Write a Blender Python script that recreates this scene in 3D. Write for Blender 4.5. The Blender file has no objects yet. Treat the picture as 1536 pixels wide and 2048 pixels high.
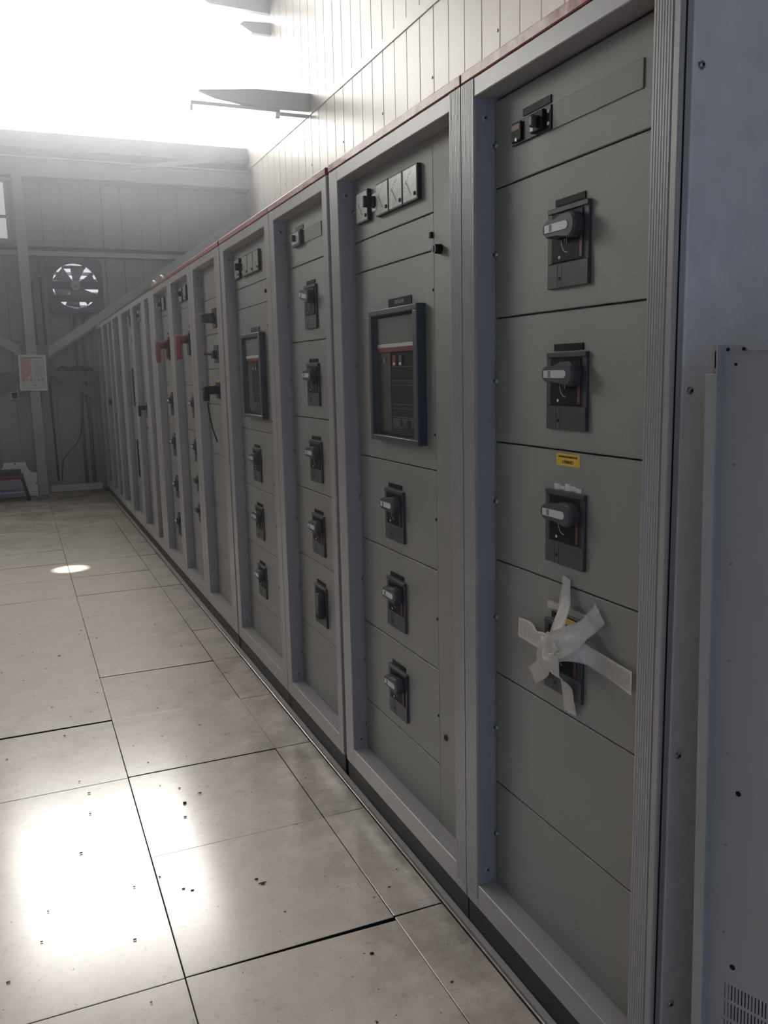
import bpy, bmesh, math, random
from mathutils import Vector, Matrix
PI = math.pi
S = bpy.context.scene
C = S.collection
random.seed(7)

# ---------------------------------------------------------------- camera, light, exposure
YAW, PITCH, ROLL, FPX = .400, -.1634, -.0228, 1709.
EYE = 1.52
fwd = Vector((math.sin(YAW) * math.cos(PITCH), math.cos(YAW) * math.cos(PITCH), math.sin(PITCH)))
r0 = Vector((math.cos(YAW), -math.sin(YAW), 0)); u0 = r0.cross(fwd)
rgt = math.cos(ROLL) * r0 + math.sin(ROLL) * u0; up = -math.sin(ROLL) * r0 + math.cos(ROLL) * u0
cam = bpy.data.cameras.new('camera'); camo = bpy.data.objects.new('camera', cam); C.objects.link(camo)
M3 = Matrix((rgt, up, -fwd)).transposed()
camo.matrix_world = Matrix.Translation((0, 0, EYE)) @ M3.to_4x4()
cam.sensor_fit = 'VERTICAL'; cam.sensor_height = 24; cam.lens = FPX / 2048 * 24; cam.clip_start = .02; cam.clip_end = 200
S.camera = camo
S.view_settings.view_transform = 'Standard'; S.view_settings.look = 'None'
S.view_settings.gamma = 1; S.view_settings.use_curve_mapping = False
S.view_settings.exposure = -0.12
S.cycles.use_denoising = True
S.cycles.max_bounces = 8; S.cycles.diffuse_bounces = 4; S.cycles.glossy_bounces = 4
S.cycles.transparent_max_bounces = 12; S.cycles.volume_bounces = 0
S.cycles.sample_clamp_indirect = 6
W = bpy.data.worlds.new('sky'); S.world = W; W.use_nodes = True
bg = W.node_tree.nodes['Background']; bg.inputs[0].default_value = (.42, .62, 1, 1); bg.inputs[1].default_value = 1.2

WIN_L = 12.5      # radiance of the translucent roof-light glazing
def lamp(name, kind, loc, rot, energy, col, **k):
    l = bpy.data.lights.new(name, kind); l.energy = energy; l.color = col
    for a, b in k.items(): setattr(l, a, b)
    o = bpy.data.objects.new(name, l); C.objects.link(o); o.location = loc; o.rotation_euler = rot
    return o
# daylight entering through the open loading door behind the photographer (faces +Y)
lamp('door_daylight', 'AREA', (-.8, -2.9, 1.75), (PI / 2, 0, PI), 50, (.36, .56, 1.0), shape='RECTANGLE', size=3.2, size_y=3.2)
# unseen fill lamp added before the left wall, lights the cabinet fronts (faces +X)
lamp('side_fill', 'AREA', (-7.9, 3.6, 2.6), (0, -PI / 2, 0), 3, (1.0, .93, .85), shape='RECTANGLE', size=1.6, size_y=5.0)
# roof light above the near half of the room
lamp('roof_light', 'AREA', (.95, 2.7, 7.15), (0, 0, 0), 170, (1.0, .94, .88), shape='RECTANGLE', size=1.6, size_y=3.6)
# the sun: only a shaft through the round roof hole reaches the floor
sd = Vector((-.15, .25, 1)).normalized()
sun = lamp('sun', 'SUN', (0, 0, 20), (0, 0, 0), 14.0, (1, .96, .9), angle=math.radians(.5))
sun.rotation_euler = sd.to_track_quat('Z', 'Y').to_euler()

# ---------------------------------------------------------------- materials
def mat(name, col, rough=.5, metal=0., noise=None, bump=None, spec=.5, emit=None, trans=0, coat=0, alpha=1):
    m = bpy.data.materials.new(name); m.use_nodes = True; nt = m.node_tree; N = nt.nodes; L = nt.links
    b = N['Principled BSDF']
    b.inputs['Base Color'].default_value = (*col, 1); b.inputs['Roughness'].default_value = rough
    b.inputs['Metallic'].default_value = metal; b.inputs['Specular IOR Level'].default_value = spec
    b.inputs['Coat Weight'].default_value = coat
    b.inputs['Transmission Weight'].default_value = trans; b.inputs['Alpha'].default_value = alpha
    tc = N.new('ShaderNodeTexCoord')
    if noise:                                     # (scale, darker colour, amount)
        sc, c2, amt = noise
        n = N.new('ShaderNodeTexNoise'); n.inputs['Scale'].default_value = sc; n.inputs['Detail'].default_value = 6
        n.inputs['Roughness'].default_value = .65
        L.new(tc.outputs['Object'], n.inputs['Vector'])
        r = N.new('ShaderNodeMapRange'); r.inputs['From Min'].default_value = .35; r.inputs['From Max'].default_value = .7
        r.inputs['To Max'].default_value = amt
        L.new(n.outputs['Fac'], r.inputs['Value'])
        mx = N.new('ShaderNodeMix'); mx.data_type = 'RGBA'
        mx.inputs['A'].default_value = (*col, 1); mx.inputs['B'].default_value = (*c2, 1)
        L.new(r.outputs['Result'], mx.inputs['Factor']); L.new(mx.outputs['Result'], b.inputs['Base Color'])
    if bump:
        sc, st, dist = bump
        n = N.new('ShaderNodeTexNoise'); n.inputs['Scale'].default_value = sc; n.inputs['Detail'].default_value = 3
        L.new(tc.outputs['Object'], n.inputs['Vector'])
        bp = N.new('ShaderNodeBump'); bp.inputs['Strength'].default_value = st; bp.inputs['Distance'].default_value = dist
        L.new(n.outputs['Fac'], bp.inputs['Height']); L.new(bp.outputs['Normal'], b.inputs['Normal'])
    if emit:
        b.inputs['Emission Color'].default_value = (*emit[0], 1); b.inputs['Emission Strength'].default_value = emit[1]
    return m
M = {}
M['frame'] = mat('painted_frame_grey', (.305, .295, .30), .34, 0, noise=(9, (.27, .26, .265), .5), bump=(900, .12, .0006))
M['reveal'] = mat('smooth_reveal_grey', (.40, .41, .43), .5, .1)
M['panel'] = mat('textured_panel_grey', (.228, .224, .216), .38, 0, noise=(5, (.204, .20, .192), .5), bump=(900, .7, .0008))
M['panel_smooth'] = mat('smooth_panel_grey', (.215, .213, .206), .5, 0, noise=(6, (.195, .193, .188), .5), spec=.35)
M['galv'] = mat('galvanised_steel', (.60, .61, .62), .5, .1, noise=(14, (.48, .50, .52), .8), bump=(60, .1, .001))
M['galv_soft'] = mat('galvanised_sheet', (.35, .345, .34), .5, 0, noise=(3, (.30, .296, .292), .7))
M['dark'] = mat('dark_grey_plastic', (.028, .029, .034), .5, spec=.3)
M['mid'] = mat('mid_grey_plastic', (.056, .058, .066), .48, spec=.35)
M['black'] = mat('black_plastic', (.007, .007, .009), .55, spec=.15)
M['hole'] = mat('black_void', (.004, .004, .005), .9)
M['bezel'] = mat('blue_grey_bezel', (.045, .055, .07), .4)
M['white'] = mat('white_plastic', (.62, .62, .6), .4)
M['inlay'] = mat('pale_grey_inlay', (.52, .54, .58), .35)
M['meter'] = mat('meter_face', (.50, .49, .46), .25, 0, noise=(20, (.36, .35, .33), .8), coat=.5)
M['red'] = mat('red_trim_gloss', (.24, .035, .03), .38, 0, coat=.15, noise=(10, (.22, .03, .03), .6), bump=(14, .5, .01))
M['redp'] = mat('red_plastic', (.20, .03, .026), .4)
M['reddark'] = mat('faded_red_plastic', (.11, .02, .018), .5)
M['green'] = mat('green_plastic', (.01, .09, .05), .4)
M['yellow'] = mat('yellow_label', (.62, .42, .03), .5)
M['ink'] = mat('label_ink', (.03, .02, .01), .6)
M['inkw'] = mat('engraved_letter', (.45, .45, .45), .6)
M['plinth'] = mat('plinth_dark', (.028, .025, .024), .6)
M['wall'] = mat('cream_wall_panel', (.50, .465, .435), .35, 0, noise=(2, (.46, .43, .40), .6))
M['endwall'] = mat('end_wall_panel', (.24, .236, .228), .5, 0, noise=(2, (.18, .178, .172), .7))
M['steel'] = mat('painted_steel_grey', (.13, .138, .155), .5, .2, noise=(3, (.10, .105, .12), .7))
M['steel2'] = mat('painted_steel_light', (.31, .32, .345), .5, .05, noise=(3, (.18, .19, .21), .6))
M['roof'] = mat('roof_sheet', (.45, .45, .45), .6)
M['leftwall'] = mat('left_wall_sheet', (.42, .41, .39), .6)
M['metal'] = mat('bare_metal', (.55, .53, .5), .3, .9)
M['zincline'] = mat('moulded_edge_line', (.16, .155, .14), .5)
M['zinc'] = mat('zinc_screw', (.25, .26, .28), .3, .8)
M['alu'] = mat('fan_aluminium', (.55, .55, .60), .4, .2)
M['gum'] = mat('black_rubber', (.012, .012, .012), .7)
M['wood'] = mat('dark_floor_underlay', (.02, .018, .016), .8)
M['win'] = mat('translucent_glazing', (.8, .8, .8), .5, emit=((1, .985, .95), WIN_L))
M['win2'] = mat('small_window_glazing', (.8, .8, .8), .5, emit=((.86, .93, .9), .38))
M['fanlight'] = mat('daylight_behind_fan', (.8, .8, .8), .5, emit=((.92, .93, 1), .85))
M['tubeglow'] = mat('fluorescent_tube', (1, 1, 1), .3, emit=((1, .96, .82), 22))
M['paper'] = mat('notice_paper', (.42, .45, .43), .4)
M['pink'] = mat('notice_pink_print', (.42, .22, .22), .5)
M['greyprint'] = mat('notice_grey_print', (.17, .18, .18), .5)

# floor tiles: worn pale vinyl with marbling, dirt and scuffs
def floor_mat():
    m = bpy.data.materials.new('worn_vinyl_tile'); m.use_nodes = True; nt = m.node_tree; N = nt.nodes; L = nt.links
    b = N['Principled BSDF']; geo = N.new('ShaderNodeNewGeometry'); inf = N.new('ShaderNodeObjectInfo')
    def noise(sc, det, rough=.6, dist=0.):
        n = N.new('ShaderNodeTexNoise'); n.inputs['Scale'].default_value = sc; n.inputs['Detail'].default_value = det
        n.inputs['Roughness'].default_value = rough; n.inputs['Distortion'].default_value = dist
        L.new(geo.outputs['Position'], n.inputs['Vector']); return n.outputs['Fac']
    def rng(v, a, b_, c=0., d=1.):
        r = N.new('ShaderNodeMapRange'); L.new(v, r.inputs['Value'])
        for k, x in (('From Min', a), ('From Max', b_), ('To Min', c), ('To Max', d)): r.inputs[k].default_value = x
        return r.outputs['Result']
    def mix(f, a, b_):
        x = N.new('ShaderNodeMix'); x.data_type = 'RGBA'
        for k, v in (('Factor', f), ('A', a), ('B', b_)):
            if isinstance(v, (tuple, float)): x.inputs[k].default_value = v
            else: L.new(v, x.inputs[k])
        return x.outputs['Result']
    c = mix(rng(noise(7, 8, .7, .6), .38, .66), (.64, .575, .515, 1), (.54, .48, .425, 1))
    c = mix(rng(inf.outputs['Random'], 0, 1, 0, .22), c, (.66, .61, .56, 1))
    c = mix(rng(noise(26, 6, .75, 1.2), .56, .74, 0, .5), c, (.24, .205, .185, 1))
    # grime gathers along the cabinet row and towards the far end; the smooth far ramp also paints in dimmer light
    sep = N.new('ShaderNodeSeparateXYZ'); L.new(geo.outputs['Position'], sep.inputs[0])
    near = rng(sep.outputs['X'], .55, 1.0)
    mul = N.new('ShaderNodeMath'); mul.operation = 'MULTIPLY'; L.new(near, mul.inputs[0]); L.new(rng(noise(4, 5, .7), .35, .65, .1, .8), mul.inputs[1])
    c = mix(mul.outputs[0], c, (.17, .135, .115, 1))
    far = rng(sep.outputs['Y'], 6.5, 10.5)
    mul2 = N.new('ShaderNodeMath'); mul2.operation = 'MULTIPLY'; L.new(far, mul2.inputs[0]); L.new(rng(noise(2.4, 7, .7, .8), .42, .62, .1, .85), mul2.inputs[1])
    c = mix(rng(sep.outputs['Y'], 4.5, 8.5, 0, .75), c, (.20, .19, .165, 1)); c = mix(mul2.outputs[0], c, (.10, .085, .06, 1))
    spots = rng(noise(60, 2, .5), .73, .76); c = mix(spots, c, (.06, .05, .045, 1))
    L.new(c, b.inputs['Base Color'])
    ad = N.new('ShaderNodeMath'); ad.inputs[0].default_value = .22; L.new(rng(sep.outputs['Y'], 3.6, 8, 0, .38), ad.inputs[1]); L.new(ad.outputs[0], b.inputs['Roughness'])
    L.new(rng(sep.outputs['Y'], 3.4, 7.0, .95, .05), b.inputs['Coat Weight'])
    bp = N.new('ShaderNodeBump'); bp.inputs['Strength'].default_value = .18; bp.inputs['Distance'].default_value = .003
    L.new(noise(5, 5, .6), bp.inputs['Height']); L.new(bp.outputs['Normal'], b.inputs['Normal'])
    b.inputs['Specular IOR Level'].default_value = .6; b.inputs['Coat Weight'].default_value = .95; b.inputs['Coat Roughness'].default_value = .17; b.inputs['Coat IOR'].default_value = 1.72
    return m
M['tile'] = floor_mat()

def glass(name, col, rough, alpha):
    m = bpy.data.materials.new(name); m.use_nodes = True; nt = m.node_tree; N = nt.nodes; L = nt.links
    N.remove(N['Principled BSDF']); out = N['Material Output']
    g = N.new('ShaderNodeBsdfGlossy'); g.inputs['Roughness'].default_value = rough
    d = N.new('ShaderNodeBsdfDiffuse'); d.inputs['Color'].default_value = (*col, 1)
    t = N.new('ShaderNodeBsdfTransparent')
    m1 = N.new('ShaderNodeMixShader'); m1.inputs[0].default_value = alpha; L.new(t.outputs[0], m1.inputs[1]); L.new(d.outputs[0], m1.inputs[2])
    m2 = N.new('ShaderNodeMixShader'); m2.inputs[0].default_value = .014; L.new(m1.outputs[0], m2.inputs[1]); L.new(g.outputs[0], m2.inputs[2])
    L.new(m2.outputs[0], out.inputs['Surface']); return m
M['clear'] = glass('clear_cover', (.3, .3, .3), .08, .04)
M['scratched'] = glass('scratched_cover', (.34, .35, .35), .3, .62)
def tape_mat():
    m = bpy.data.materials.new('masking_tape'); m.use_nodes = True; nt = m.node_tree; N = nt.nodes; L = nt.links
    b = N['Principled BSDF']; b.inputs['Base Color'].default_value = (.90, .89, .88, 1); b.inputs['Roughness'].default_value = .5
    tr = N.new('ShaderNodeBsdfTranslucent'); tr.inputs['Color'].default_value = (.7, .68, .62, 1)
    tp = N.new('ShaderNodeBsdfTransparent')
    tc = N.new('ShaderNodeTexCoord'); n = N.new('ShaderNodeTexNoise'); n.inputs['Scale'].default_value = 90; n.inputs['Detail'].default_value = 6
    L.new(tc.outputs['Object'], n.inputs['Vector'])
    bp = N.new('ShaderNodeBump'); bp.inputs['Strength'].default_value = .5; bp.inputs['Distance'].default_value = .002
    L.new(n.outputs['Fac'], bp.inputs['Height']); L.new(bp.outputs['Normal'], b.inputs['Normal'])
    a = N.new('ShaderNodeMixShader'); a.inputs[0].default_value = .25; L.new(b.outputs[0], a.inputs[1]); L.new(tr.outputs[0], a.inputs[2])
    r = N.new('ShaderNodeMapRange'); r.inputs['From Min'].default_value = .35; r.inputs['From Max'].default_value = .65
    r.inputs['To Min'].default_value = .88; r.inputs['To Max'].default_value = .99; L.new(n.outputs['Fac'], r.inputs['Value'])
    c = N.new('ShaderNodeMixShader'); L.new(r.outputs['Result'], c.inputs[0]); L.new(tp.outputs[0], c.inputs[1]); L.new(a.outputs[0], c.inputs[2])
    L.new(c.outputs[0], N['Material Output'].inputs['Surface']); return m
M['tape'] = tape_mat()

# ---------------------------------------------------------------- mesh helpers
class MB:
    def __init__(s): s.bm = bmesh.new(); s.mats = []
    def mi(s, m):
        if m not in s.mats: s.mats.append(m)
        return s.mats.index(m)
    def _fin(s, faces, m, smooth=False):
        i = s.mi(m)
        for f in faces: f.material_index = i; f.smooth = smooth
    def box(s, x0, x1, y0, y1, z0, z1, m, bev=0, seg=1):
        r = bmesh.ops.create_cube(s.bm, size=1)
        vs = r['verts']
        for v in vs:
            v.co = Vector(((x0 + x1) / 2 + v.co.x * abs(x1 - x0), (y0 + y1) / 2 + v.co.y * abs(y1 - y0), (z0 + z1) / 2 + v.co.z * abs(z1 - z0)))
        fs = set(f for v in vs for f in v.link_faces)
        s._fin(fs, m)
        if bev:
            es = list(set(e for v in vs for e in v.link_edges))
            r = bmesh.ops.bevel(s.bm, geom=es, offset=bev, segments=seg, affect='EDGES', profile=.5)
            s._fin(r['faces'], m, seg > 1)
        return s
    def cyl(s, p0, p1, r0, m, r1=None, seg=16, caps=True, smooth=True):
        p0 = Vector(p0); p1 = Vector(p1); r1 = r0 if r1 is None else r1
        d = (p1 - p0).normalized(); a = d.orthogonal().normalized(); b = d.cross(a)
        A = []; B = []
        for i in range(seg):
            t = 2 * PI * i / seg; o = a * math.cos(t) + b * math.sin(t)
            A.append(s.bm.verts.new(p0 + o * r0)); B.append(s.bm.verts.new(p1 + o * r1))
        fs = [s.bm.faces.new((A[i], A[(i + 1) % seg], B[(i + 1) % seg], B[i])) for i in range(seg)]
        s._fin(fs, m, smooth)
        if caps: s._fin([s.bm.faces.new(A[::-1]), s.bm.faces.new(B)], m)
        return s
    def dome(s, c, d, r, h, m, seg=12):           # shallow screw head
        c = Vector(c); d = Vector(d).normalized(); a = d.orthogonal().normalized(); b = d.cross(a); prev = None; fs = []
        for k in range(4):
            t = k / 3 * PI / 2; rr = r * math.cos(t); hh = h * math.sin(t)
            if k == 3:
                top = s.bm.verts.new(c + d * h); fs += [s.bm.faces.new((prev[i], prev[(i + 1) % seg], top)) for i in range(seg)]; break
            ring = [s.bm.verts.new(c + d * hh + (a * math.cos(2 * PI * i / seg) + b * math.sin(2 * PI * i / seg)) * rr) for i in range(seg)]
            if prev: fs += [s.bm.faces.new((prev[i], prev[(i + 1) % seg], ring[(i + 1) % seg], ring[i])) for i in range(seg)]
            prev = ring
        s._fin(fs, m, True); return s
    def tube(s, pts, r, m, seg=8):
        pts = [Vector(p) for p in pts]; rings = []
        ref = None
        for i, p in enumerate(pts):
            d = (pts[min(i + 1, len(pts) - 1)] - pts[max(i - 1, 0)]).normalized()
            a = d.orthogonal().normalized() if ref is None else (ref - d * ref.dot(d)).normalized(); ref = a; b = d.cross(a)
            rings.append([s.bm.verts.new(p + (a * math.cos(2 * PI * k / seg) + b * math.sin(2 * PI * k / seg)) * r) for k in range(seg)])
        fs = []
        for A, B in zip(rings, rings[1:]):
            fs += [s.bm.faces.new((A[k], A[(k + 1) % seg], B[(k + 1) % seg], B[k])) for k in range(seg)]
        s._fin(fs, m, True); s._fin([s.bm.faces.new(rings[0][::-1]), s.bm.faces.new(rings[-1])], m)
        return s
    def prism(s, prof, f, a0, a1, m, smooth=False):   # prof: 2D outline, f(u, v, a) -> point
        A = [s.bm.verts.new(f(u, v, a0)) for u, v in prof]; B = [s.bm.verts.new(f(u, v, a1)) for u, v in prof]; n = len(prof)
        fs = [s.bm.faces.new((A[i], A[(i + 1) % n], B[(i + 1) % n], B[i])) for i in range(n)]
        s._fin(fs, m, smooth); s._fin([s.bm.faces.new(A[::-1]), s.bm.faces.new(B)], m); return s
    def bar(s, p0, p1, w, t, m, up_=(0, -1, 0)):   # rectangular bar between two points; w across, t along up_
        p0 = Vector(p0); p1 = Vector(p1); d = (p1 - p0).normalized(); u = Vector(up_); v = d.cross(u).normalized()
        A = [s.bm.verts.new(p0 + v * a * w / 2 + u * b * t / 2) for a, b in ((-1, -1), (1, -1), (1, 1), (-1, 1))]
        B = [s.bm.verts.new(p1 + v * a * w / 2 + u * b * t / 2) for a, b in ((-1, -1), (1, -1), (1, 1), (-1, 1))]
        fs = [s.bm.faces.new((A[i], A[(i + 1) % 4], B[(i + 1) % 4], B[i])) for i in range(4)] + [s.bm.faces.new(A[::-1]), s.bm.faces.new(B)]
        s._fin(fs, m); return s
    def mesh(s, name):
        bmesh.ops.recalc_face_normals(s.bm, faces=s.bm.faces[:])
        me = bpy.data.meshes.new(name); s.bm.to_mesh(me); s.bm.free()
        for m in s.mats: me.materials.append(m if not isinstance(m, str) else M[m])
        return me
    def obj(s, name, parent=None, loc=(0, 0, 0)): return link(name, s.mesh(name), parent, loc)
def link(name, me, parent=None, loc=(0, 0, 0), rot=None, label=None):
    o = bpy.data.objects.new(name, me); C.objects.link(o); o.location = loc
    if rot: o.rotation_euler = rot
    if parent: o.parent = parent
    if label: o['label'] = label
    return o
def thing(name, label, cat, loc=(0, 0, 0), group=None, rot=None):
    o = bpy.data.objects.new(name, None); C.objects.link(o); o.location = loc; o.empty_display_size = .1
    if rot: o.rotation_euler = rot
    return tag(o, label, cat, group)
def tag(o, label, cat, group=None):
    o['label'] = label; o['category'] = cat
    if group: o['group'] = group
    return o
def struct(o): o['kind'] = 'structure'; return o
def text_mesh(txt, h, m, depth=.0004):            # flat lettering, reading direction +x, up +y
    cu = bpy.data.curves.new('txt', 'FONT'); cu.body = txt; cu.size = h * 1.38; cu.align_x = 'CENTER'; cu.align_y = 'CENTER'; cu.extrude = depth
    o = bpy.data.objects.new('txt', cu); C.objects.link(o)
    me = bpy.data.meshes.new_from_object(o.evaluated_get(bpy.context.evaluated_depsgraph_get()))
    C.objects.unlink(o); bpy.data.objects.remove(o)
    me.materials.clear(); me.materials.append(M[m]); return me
TROT = Matrix(((0, 0, -1), (-1, 0, 0), (0, 1, 0))).to_euler()   # lettering on a face that looks towards -X

# ---------------------------------------------------------------- the room
XL, XR, YB, YE, ZC = -8.0, 3.25, -3.0, 12.42, 7.25
floor = struct(MB().box(XL - .1, XR + .1, YB - .1, YE + .1, -.12, -.02, 'wood').obj('floor'))
gx = [-2.08, -1.5, -.91, -.32, .272, .857, 1.008]
row0 = .205; pitch = .6045
tile_cache = {}
def wedge(x0, x1, y0, y1, z, dz, shrink):
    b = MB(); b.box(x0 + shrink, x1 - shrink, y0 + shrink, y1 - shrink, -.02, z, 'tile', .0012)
    b.bm.normal_update(); k = b.mi('wood')
    for f in b.bm.faces:
        if abs(f.normal.z) < .3: f.material_index = k
    for v in b.bm.verts:
        if v.co.z > -.01: v.co.z += dz[0] * (v.co.x - x0) / (x1 - x0) + dz[1] * (v.co.y - y0) / (y1 - y0)
    return b
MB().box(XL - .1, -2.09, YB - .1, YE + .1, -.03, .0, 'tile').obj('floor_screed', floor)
MERGED = {(4, 8), (3, 7), (3, 8), (3, 4), (5, 9), (5, 11), (4, 13), (4, 15), (3, 14)}     # longer tiles: these rows continue the one before
for ci in range(6):
    x0, x1 = gx[ci], gx[ci + 1]
    for k in range(-5, 21):
        if (ci, k) in MERGED: continue
        y0 = row0 + k * pitch; y1 = y0 + pitch
        while (ci, k + round((y1 - y0) / pitch)) in MERGED: y1 += pitch
        if y1 > YE - .02: y1 = YE - .02
        z = random.uniform(-.001, .0012) + (.0022 if ((ci, k) in ((3, 4), (4, 5), (3, 6), (4, 8), (4, 10))) else 0)
        dz = (random.uniform(-.0012, .0012), random.uniform(-.0012, .0012))
        sh = random.choice((.0009, .0012, .0017))
        b = wedge(x0, x1, y0, y1, z, dz, sh)
        # a few tiles are cut short and leave an open dark joint
        g = {(4, 3): 0, (4, 2): -.004, (3, 6): .010, (4, 7): .011, (4, 9): .007, (4, 11): .013, (4, 6): .006, (4, 10): .004, (3, 9): .003, (3, 10): .005, (3, 11): .004, (5, 12): .014, (5, 8): .008, (5, 5): .006, (5, 3): .004}.get((ci, k), 0)
        for v in b.bm.verts:
            if v.co.y < y0 + .004 and g > 0: v.co.y += g
            if (ci, k) == (4, 2) and v.co.y > y1 - .004: v.co.y -= .002 + .013 * (v.co.x - x0) / (x1 - x0)
            if (ci, k) == (4, 3) and v.co.y < y0 + .004: v.co.y += .001
        b.obj('floor_tile', floor)
    # tiles carry on under the cabinets only as the dark underlay
debris = [(.44, 2.93, .02), (.50, 2.98, .012), (.565, 2.33, .022), (.55, 2.36, .01), (.62, 3.6, .01), (.45, 3.55, .008), (.28, 2.5, .008), (.74, 1.9, .01), (.9, 2.15, .008), (.1, 4.9, .014), (.7, 3.45, .007), (.36, 3.32, .008)]

wr = struct(MB().box(XR, XR + .15, YB, YE, -.12, ZC, 'wall').obj('wall_right'))
def ribbed(w, n, h, m, depth=.012, gr=.006):       # a sheet metal wall panel with v-grooves; local x=0 is the face, runs along +y
    prof = []
    for i in range(n):
        a = i * w / n; b = (i + 1) * w / n; g = gr * (1.5 if i == 0 else 1)
        prof += [(a + .001, g * .8), (a + g, 0), (b - g, 0), (b - .001, g * .8)]
    prof += [(w, depth), (0, depth)]
    bm = MB(); bm.prism(prof, lambda u, v, a: Vector((v, u, a)), 0, h, m); return bm.mesh('wall_panel')
lower = ribbed(1.006, 4, 4.32, 'wall'); upper = ribbed(1.006, 4, ZC - 4.40, 'wall')
for i in range(0, 13):
    y = 5.437 - 5 * 1.006 + i * 1.006
    if y > YE - .1: break
    link('wall_panel', lower, wr, (XR - .013, y, 0)); link('wall_panel', upper, wr, (XR - .013, y, 4.40))
scr = MB().dome((0, 0, 0), (-1, 0, 0), .012, .006, 'zinc').mesh('wall_screw')
for i in range(3, 13): link('wall_screw', scr, wr, (XR - .014, 5.437 - 5 * 1.006 + i * 1.006 + .03, 3.80))
struct(MB().box(XR - .022, XR, YB, YE, 4.315, 4.405, 'wall', .002).obj('trim_1'))

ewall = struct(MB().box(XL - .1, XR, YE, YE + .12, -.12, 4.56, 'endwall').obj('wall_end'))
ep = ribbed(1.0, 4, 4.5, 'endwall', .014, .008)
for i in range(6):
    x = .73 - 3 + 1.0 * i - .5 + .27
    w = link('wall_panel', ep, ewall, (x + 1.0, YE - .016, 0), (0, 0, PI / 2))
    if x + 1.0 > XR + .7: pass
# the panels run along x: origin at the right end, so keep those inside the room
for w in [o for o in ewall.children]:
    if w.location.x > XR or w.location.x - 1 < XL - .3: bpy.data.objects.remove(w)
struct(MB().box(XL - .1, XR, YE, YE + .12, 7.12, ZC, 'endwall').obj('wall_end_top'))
struct(MB().box(XL - .12, XL, YB, YE, -.12, ZC, 'leftwall').obj('wall_left'))
bw = MB()
bw.box(XL, -2.5, YB - .12, YB, 0, ZC, 'leftwall').box(.9, XR, YB - .12, YB, 0, ZC, 'leftwall').box(-2.5, .9, YB - .12, YB, 3.35, ZC, 'leftwall')
struct(bw.obj('wall_back'))
# roof with a small round hole the sun shines through
hx, hy = .285 + sd.x / sd.z * ZC, 7.21 + sd.y / sd.z * ZC
rb = bmesh.new(); n = 32; ring = [rb.verts.new((hx + .135 * math.cos(2 * PI * i / n), hy + .135 * math.sin(2 * PI * i / n), ZC)) for i in range(n)]
sq = []
for i in range(n):
    c, s_ = math.cos(2 * PI * i / n), math.sin(2 * PI * i / n); k = .4 / max(abs(c), abs(s_)); sq.append(rb.verts.new((hx + c * k, hy + s_ * k, ZC)))
for i in range(n): rb.faces.new((ring[i], ring[(i + 1) % n], sq[(i + 1) % n], sq[i]))
me = bpy.data.meshes.new('ceiling'); 
def quad(x0, x1, y0, y1): rb.faces.new([rb.verts.new(p) for p in ((x0, y0, ZC), (x1, y0, ZC), (x1, y1, ZC), (x0, y1, ZC))])
quad(XL - .1, hx - .4, YB - .1, YE + .1); quad(hx + .4, XR + .1, YB - .1, YE + .1); quad(hx - .4, hx + .4, YB - .1, hy - .4); quad(hx - .4, hx + .4, hy + .4, YE + .1)
bmesh.ops.solidify(rb, geom=rb.faces[:], thickness=.01)
rb.to_mesh(me); rb.free(); me.materials.append(M['roof']); struct(link('ceiling', me))

# big translucent glazing above the end wall
w1 = thing('window_1', 'wide translucent glazing above the end wall', 'window'); del w1['label'], w1['category']; struct(w1)
MB().box(-.55, XR - .02, YE + .05, YE + .06, 4.60, 7.12, 'win').obj('pane', w1)
fb = MB()
fb.box(-.6, XR - .02, YE - .02, YE + .05, 4.56, 4.62, 'steel2').box(-.6, XR - .02, YE - .02, YE + .05, 7.08, 7.14, 'steel2')
fb.obj('window_frame', w1)
struct(MB().box(-2.4, -.55, YE, YE + .12, 4.56, 7.12, 'endwall').obj('wall_end_pier'))
w3 = thing('window_3', 'x', 'window'); del w3['label'], w3['category']; struct(w3)
MB().box(XL, -2.4, YE + .05, YE + .06, 4.60, 7.12, 'win').obj('pane', w3)
MB().box(XL, -2.4, YE - .02, YE + .05, 4.56, 4.62, 'steel2').box(XL, -2.4, YE - .02, YE + .05, 7.08, 7.14, 'steel2').obj('window_frame', w3)
# small window at the left edge
w2 = thing('window_2', 'x', 'window'); del w2['label'], w2['category']; struct(w2)
MB().box(-.80, .075, YE - .034, YE - .028, 3.31, 4.0, 'win2').obj('pane', w2)
b = MB()
b.box(.07, .11, YE - .05, YE - .016, 3.26, 4.05, 'steel2').box(-.85, -.80, YE - .05, YE - .016, 3.26, 4.05, 'steel2')
b.box(-.8, .07, YE - .05, YE - .016, 3.26, 3.31, 'steel2').box(-.8, .07, YE - .05, YE - .016, 4.0, 4.05, 'steel2').box(-.8, .07, YE - .05, YE - .016, 3.56, 3.60, 'steel2')
b.obj('window_frame', w2)

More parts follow.
